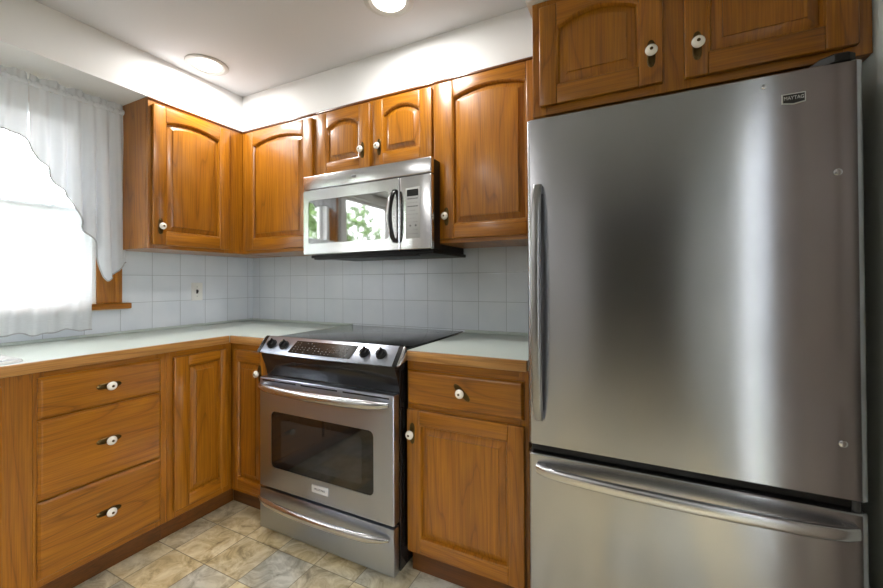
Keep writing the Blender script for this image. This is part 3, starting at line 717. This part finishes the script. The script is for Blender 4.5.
# ------------------------------------------------------------------ fridge
t = thing('fridge', (2.635, -.35, 0), 'large stainless steel bottom-freezer fridge at the right', 'refrigerator')
FX0, FX1, FY = 2.2325, 3.038, -.7203
b = MB(); b.box(FX0+.008, FX1-.008, -.652, -.05, .03, 1.702, .004); b.box(FX0+.02, FX1-.02, -.66, -.6525, .04, 1.69); b.build('fridge_case', BLACK, t, label='black case')
b = MB(); b.box(FX0+.015, FX1-.015, -.66, -.63, .001, .0295, .002); b.build('base_grille', BLACK, t)
F = frame_back(0, -.661, 0); T = -.661-FY
def fdoor(z0, z1):
    b = MB(); r = .016; out = []
    for z, d in ((z0, .003), (z0+.003, 0), (z1-.003, 0), (z1, .003)):
        l = [(FX0+d, -.661, z), (FX1-d, -.661, z)]
        for k in range(7): a = R(90*k/6); l.append((FX1-d-r+r*math.cos(a), FY+d+r-r*math.sin(a), z))
        for k in range(7): a = R(90-90*k/6); l.append((FX0+d+r-r*math.cos(a), FY+d+r-r*math.sin(a), z))
        out.append(l)
    b.loft(out); return b
d = fdoor(.6665, 1.7166).build('upper_door', FRIDGE_STEEL, t)
b = MB(frame_back(0, FY, 0)); loops = []
def vsect(s):
    e_ = max(0, 1-(2*s-1)**2); wv = .008+.040*e_**.5; f = .88+.12*min(1, e_*3)
    return [(2.285+.0155*f*cu, wv+.012*f*sw) for cu, sw in ((math.copysign(abs(math.cos(a))**.6, math.cos(a)), math.copysign(abs(math.sin(a))**.6, math.sin(a))) for a in [2*math.pi*q/18 for q in range(18)])]
for k in range(29):
    s = k/28; loops.append([(u-.014, .752+.748*s, w_) for u, w_ in vsect(s)])
b.loft(loops)
for z in (.765, 1.487): b.box(2.259, 2.283, z-.013, z+.013, -.001, .012, .004)
b.build('door_handle', DARK_STEEL, d)
b = MB(frame_back(0, FY, 0)); pts = [(2.884, 1.635), (2.907, 1.631), (2.931, 1.635), (2.931, 1.659), (2.884, 1.659)]
b.prism(pts, .0002, .002, m=0); b.prism([(2.8865, 1.637), (2.907, 1.6335), (2.9285, 1.637), (2.9285, 1.6565), (2.8865, 1.6565)], .0021, .0027, m=1)
b.text('MAYTAG', .0125, 2.9075, 1.647, .0028, m=0, sx=.78); b.build('badge', [BADGE, BADGEBLACK], d, label='black badge with silver lettering')
for x, z, r in ((2.988, 1.451, .0085), (2.991, .800, .0085), (2.850, 1.688, .006)):
    b = MB(frame_back(0, FY, 0)); b.lathe([(r, .0002), (r, .0018), (r*.75, .0032), (.001, .0036)], (x, z, 0), n=18); b.build('hole_plug', HANDLE_STEEL, d)
f = fdoor(.055, .6380).build('freezer_drawer', FRIDGE_STEEL, t)
b = MB(frame_back(0, FY, 0)); loops = []
for k in range(29):
    s = k/28; loops.append([(2.262+.752*s, .597+(q[0]-2.285)*1.05, q[1]) for q in vsect(s)])
b.loft(loops)
for u in (2.277, 2.999): b.box(u-.012, u+.012, .586, .608, -.001, .012, .004)
b.build('freezer_handle', HANDLE_STEEL, f)
b = MB(); b.box(FX0+.008, FX1-.006, -.700, -.6605, .642, .6625, .003); b.build('door_gap_seal', GASKET, t)
b = MB()
pl = [(2.952, -.640), (2.952, -.665), (2.962, -.700), (2.985, -.722), (3.012, -.722), (3.026, -.71), (3.028, -.68), (3.028, -.640)]
b.loft([[(x, y, 1.7185) for x, y in pl], [(x, y, 1.735) for x, y in pl], [(2.99+(x-2.99)*.9, -.675+(y+.675)*.88, 1.7395) for x, y in pl]]); b.build('hinge_cover', GASKET, t, label='black plastic hinge cover')
b = MB(); b.lathe([(.008, .6385), (.008, .666)], (3.02, -.700, 0), n=14); b.build('hinge_pin', DARKGREY, t)

# ------------------------------------------------------------------ switch plate
t = thing('light_switch', (.006, -.42, 1.137), 'white single toggle switch plate on the tile left of the corner', 'light switch')
F = frame_left(.0062, -.42, 1.137)
b = MB(F); b.box(-.036, .036, -.057, .057, 0, .005, .003, 3); b.build('switch_plate', WHITE_PL, t)
b = MB(F); b.box(-.006, .006, -.013, .013, .0051, .0058, m=0); b.box(-.0042, .0042, -.004, .009, .0059, .014, .001, m=0); b.build('toggle', DARKGREY, t, label='dark toggle')
for v in (.030, -.030):
    b = MB(F); b.lathe([(.0032, .0051), (.0028, .0062), (.0005, .0065)], (0, v, 0), n=12); b.build('screw', SCREWM, t)

# ------------------------------------------------------------------ curtains
def lerp(tab, x):
    for (a, p), (c, q) in zip(tab, tab[1:]):
        if x <= c: return p+(q-p)*(x-a)/(c-a)
    return tab[-1][1]
t = thing('curtain_rod', (.09, -1.3, 2.105), 'white curtain rod close under the soffit', 'curtain rod')
b = MB(); b.tube([(.1, -1.83, 2.105), (.1, -.8705, 2.105)], .004, 12, up=(0, 0, 1)); b.build('rod', WHITE_PL, t)
for y in (-.878, -1.795): b = MB(); b.box(.0185, .0925, y, y+.008, 2.094, 2.117, .002); b.build('bracket', WHITE_PL, t)
ZR = 2.105
def curtain_panel(parent, name, ya, yb, hem, mat, xc=.1, folds=9, amp=.016, ny=110, nz=44, ztop=ZR-.0125, seed=1, flare=0, top_amp=.006):
    rnd = random.Random(seed); ph = [rnd.uniform(0, 6.28) for _ in range(4)]
    b = MB(); loops = []
    def pt(i, k):
        s = i/ny; tt = k/nz; yv = ya+(yb-ya)*s; zb = hem(s); z = ztop+(zb-ztop)*tt
        A = top_amp+(amp-top_amp)*min(1, (ztop-z)/.35)
        x = xc + A*(math.sin(2*math.pi*folds*s+ph[0]+.6*tt)*.6+math.sin(2*math.pi*folds*.47*s+ph[1]-1.1*tt)*.55+math.sin(2*math.pi*folds*1.9*s+ph[2])*.18)
        return (x, yv+flare*tt*s+.004*math.sin(2*math.pi*folds*s+ph[3])*tt*min(1, 9*min(s, 1-s)), z)
    g = [[pt(i, k) for i in range(ny+1)] for k in range(nz+1)]
    b.loft(g, closed=False)
    o = b.build(name, mat, parent, smooth=180)
    return o, g
def header(parent, ya, yb, mat, seed):
    rnd = random.Random(seed); p1, p2 = rnd.uniform(0, 6), rnd.uniform(0, 6); n = int((yb-ya)/.004)
    rows = []
    for z, a, dx in ((ZR+.038, .011, .0), (ZR+.024, .008, 0), (ZR+.009, .003, .0)):
        rows.append([(.103+dx+a*math.sin(i*.30+p1)+a*.5*math.sin(i*.77+p2), ya+(yb-ya)*i/n, z+(.003*math.sin(i*.23+p2) if z > ZR+.03 else 0)) for i in range(n+1)])
    b = MB(); b.loft(rows, closed=False); b.build('ruffle_header', mat, parent, smooth=180)
    rows = []
    for k in range(13):      # the gathered pocket around the rod
        a = R(80+ k*340/12)
        rows.append([(.1+(.0105+.0022*math.sin(i*.9+p1)+.0012*math.sin(i*2.1))*math.cos(a), ya+(yb-ya)*i/n, ZR+(.0125+.0022*math.sin(i*.9+p1))*math.sin(a)) for i in range(n+1)])
    b = MB(); b.loft(rows, closed=False); b.build('rod_pocket', mat, parent, smooth=180)
HS = [(-1.234, 1.832), (-1.22, 1.80), (-1.19, 1.752), (-1.157, 1.704), (-1.125, 1.655), (-1.09, 1.61), (-1.078, 1.585), (-1.05, 1.505), (-1.026, 1.455), (-1.0, 1.428), (-.985, 1.40), (-.97, 1.31), (-.955, 1.225), (-.944, 1.204), (-.925, 1.22), (-.9, 1.245), (-.87, 1.28), (-.846, 1.308)]
t = thing('swag_curtain', (.085, -1.04, ZR), 'white sheer swag curtain hanging in a long tail beside the wall cabinet', 'curtain')
ya, yb = -1.234, -.8685
o, g = curtain_panel(t, 'panel', ya, yb, lambda s: lerp(HS, -1.234+(-.846+1.234)*s), SWAG, folds=6.5, amp=.021, flare=.02, seed=4)
b = MB(); b.tube([(x+.001, y, z+.0006*math.sin(i*1.7)) for i, (x, y, z) in enumerate(g[-1])], .0035, 8); b.build('hem_trim', HEM, t, label='narrow lace edging')
header(t, ya, yb, SWAG, 3)
t = thing('valance_curtain', (.085, -1.45, ZR), 'short white sheer valance curtain at the left edge, arched hem', 'curtain')
o, g = curtain_panel(t, 'panel', -1.66, -1.232, lambda s: 1.835+.034*math.sin(math.pi*min(1, max(0, (s-.58)/.42)))**.8 if s > .58 else 1.835+.034*math.sin(math.pi*(s/.58))**.8, SWAG, xc=.1, folds=7, amp=.012, seed=9)
b = MB(); b.tube([(x+.001, y, z+.0006*math.sin(i*1.7)) for i, (x, y, z) in enumerate(g[-1])], .0035, 8); b.build('hem_trim', HEM, t, label='narrow lace edging')
header(t, -1.66, -1.2365, SWAG, 5)
t = thing('tension_rod', (.045, -1.31, 1.563), 'thin white rod across the middle of the window', 'curtain rod')
b = MB(); b.tube([(.046, -1.70, 1.563), (.046, -.955, 1.563)], .0045, 12); b.build('rod', WHITE_PL, t)
for y in (-.9665, -1.70): b = MB(); b.box(.0185, .051, y, y+.011, 1.555, 1.571, .002); b.build('bracket', WHITE_PL, t)
t = thing('tier_curtain', (.05, -1.31, 1.563), 'white sheer cafe tier curtain covering the lower half of the window', 'curtain')
o, g = curtain_panel(t, 'panel', -1.685, -.986, lambda s: .962+.006*math.sin(s*24)+.004*math.sin(s*53), TIER, xc=.0625, folds=11, amp=.0075, ny=150, nz=40, ztop=1.557, seed=12, top_amp=.004)
b = MB(); b.tube([(x, y, z) for x, y, z in g[-1]], .003, 8); b.build('hem_trim', HEM, t)
rows = []
for k in range(11):
    a = R(90+k*330/10); rows.append([(.052+(.011)*math.cos(a), -1.685+.699*i/120, 1.563+(.010+.002*math.sin(i*.8))*math.sin(a)) for i in range(121)])
b = MB(); b.loft(rows, closed=False)
rows = [[(.0525, -1.685+.699*i/120, 1.553), (.0625+.003*math.sin(i*.9), -1.685+.699*i/120, 1.5565)][j] for j in (0, 1) for i in range(121)]
b.loft([rows[:121], rows[121:]], closed=False)
b.build('rod_pocket', TIER, t, smooth=180)

# ------------------------------------------------------------------ recessed ceiling lights
def ceiling_light(x, y, label):
    t = thing('ceiling_light', (x, y, ZC), label, 'ceiling light', 'recessed ceiling lights')
    b = MB(); b.lathe([(.104, -.0005), (.104, -.004), (.098, -.0075), (.084, -.0078), (.079, -.004), (.072, -.0006)], (x, y, ZC), n=48); b.build('trim_ring', RINGM, t)
    b = MB(); b.lathe([(.071, -.0008), (.066, -.006), (.045, -.013), (.02, -.0155), (.001, -.016)], (x, y, ZC), n=40); b.build('lens', LENS, t, label='glowing frosted lens')
    d = bpy.data.lights.new('bulb', 'AREA'); d.shape = 'DISK'; d.size = .14; d.energy = LAMP_W; d.color = (1, .975, .945)
    o = bpy.data.objects.new('bulb', d); o.location = (0, 0, -.018); o.parent = t; col.objects.link(o)
ceiling_light(.487, -.66, 'round recessed ceiling light near the room corner, glowing')
ceiling_light(1.637, -.625, 'round recessed ceiling light cut by the photo top edge, above the range')
ceiling_light(.95, -2.9, 'added unseen recessed ceiling light behind the viewer, nearer the range')  # extra lamp out of view, added to brighten the room
ceiling_light(.95, -4.0, 'added unseen recessed ceiling light behind the viewer, near the rear wall')  # second added lamp, more fill from the rear

# ------------------------------------------------------------------ outdoors (mirrored in the microwave window)
b = MB(); b.box(-30, 30, -30, 20, -.9, -.8); tag(b.build('lawn', GRASS), 'green lawn outside the windows', 'lawn', kind='structure')
b = MB(); b.box(3.3, 10, -6.6, -6.3, -.8, 6.0); tag(b.build('sky_dimming_wall', plain('dimming_wall_grey', srgb(150, 152, 156), .9)), 'unseen grey wall added to dim the sky outside the glass door', 'wall', kind='structure')  # added wall, blocks the bright sky that the fridge mirrors through the door
def tree(x, y, h, rad, seed, label):
    rnd = random.Random(seed); t = thing('tree', (x, y, -.8), label, 'tree', 'trees outside the windows')
    b = MB(); b.tube([(x, y, -.8), (x+.05, y, .6), (x-.04, y+.05, h*.75)], [.12, .09, .03], 10); b.build('trunk', BARK, t)
    b = MB()
    for k in range(1500):
        th, ph, r = rnd.uniform(0, 6.283), math.acos(rnd.uniform(-1, 1)), rad*rnd.uniform(.25, 1)**.5
        c = Vector((x+r*math.sin(ph)*math.cos(th), y+r*math.sin(ph)*math.sin(th), h*.62+r*1.15*math.cos(ph)))
        a = Vector((rnd.uniform(-1, 1), rnd.uniform(-1, 1), rnd.uniform(-1, 1))).normalized(); p = a.orthogonal().normalized(); q = a.cross(p); s = rnd.uniform(.05, .11)
        b.face([b.V(c+p*s), b.V(c+q*s*.6), b.V(c-p*s), b.V(c-q*s*.6)])
    b.build('foliage', LEAF, t)
for i, (x, y, h, rad) in enumerate(((-3.6, -4.6, 3.6, 1.1), (-6.3, -4.7, 4.2, 1.3), (-4.3, -7.2, 3.4, 1.1), (-7.4, -7.7, 5.0, 1.5))):
    tree(x, y, h, rad, i+1, 'leafy tree outside the left windows')
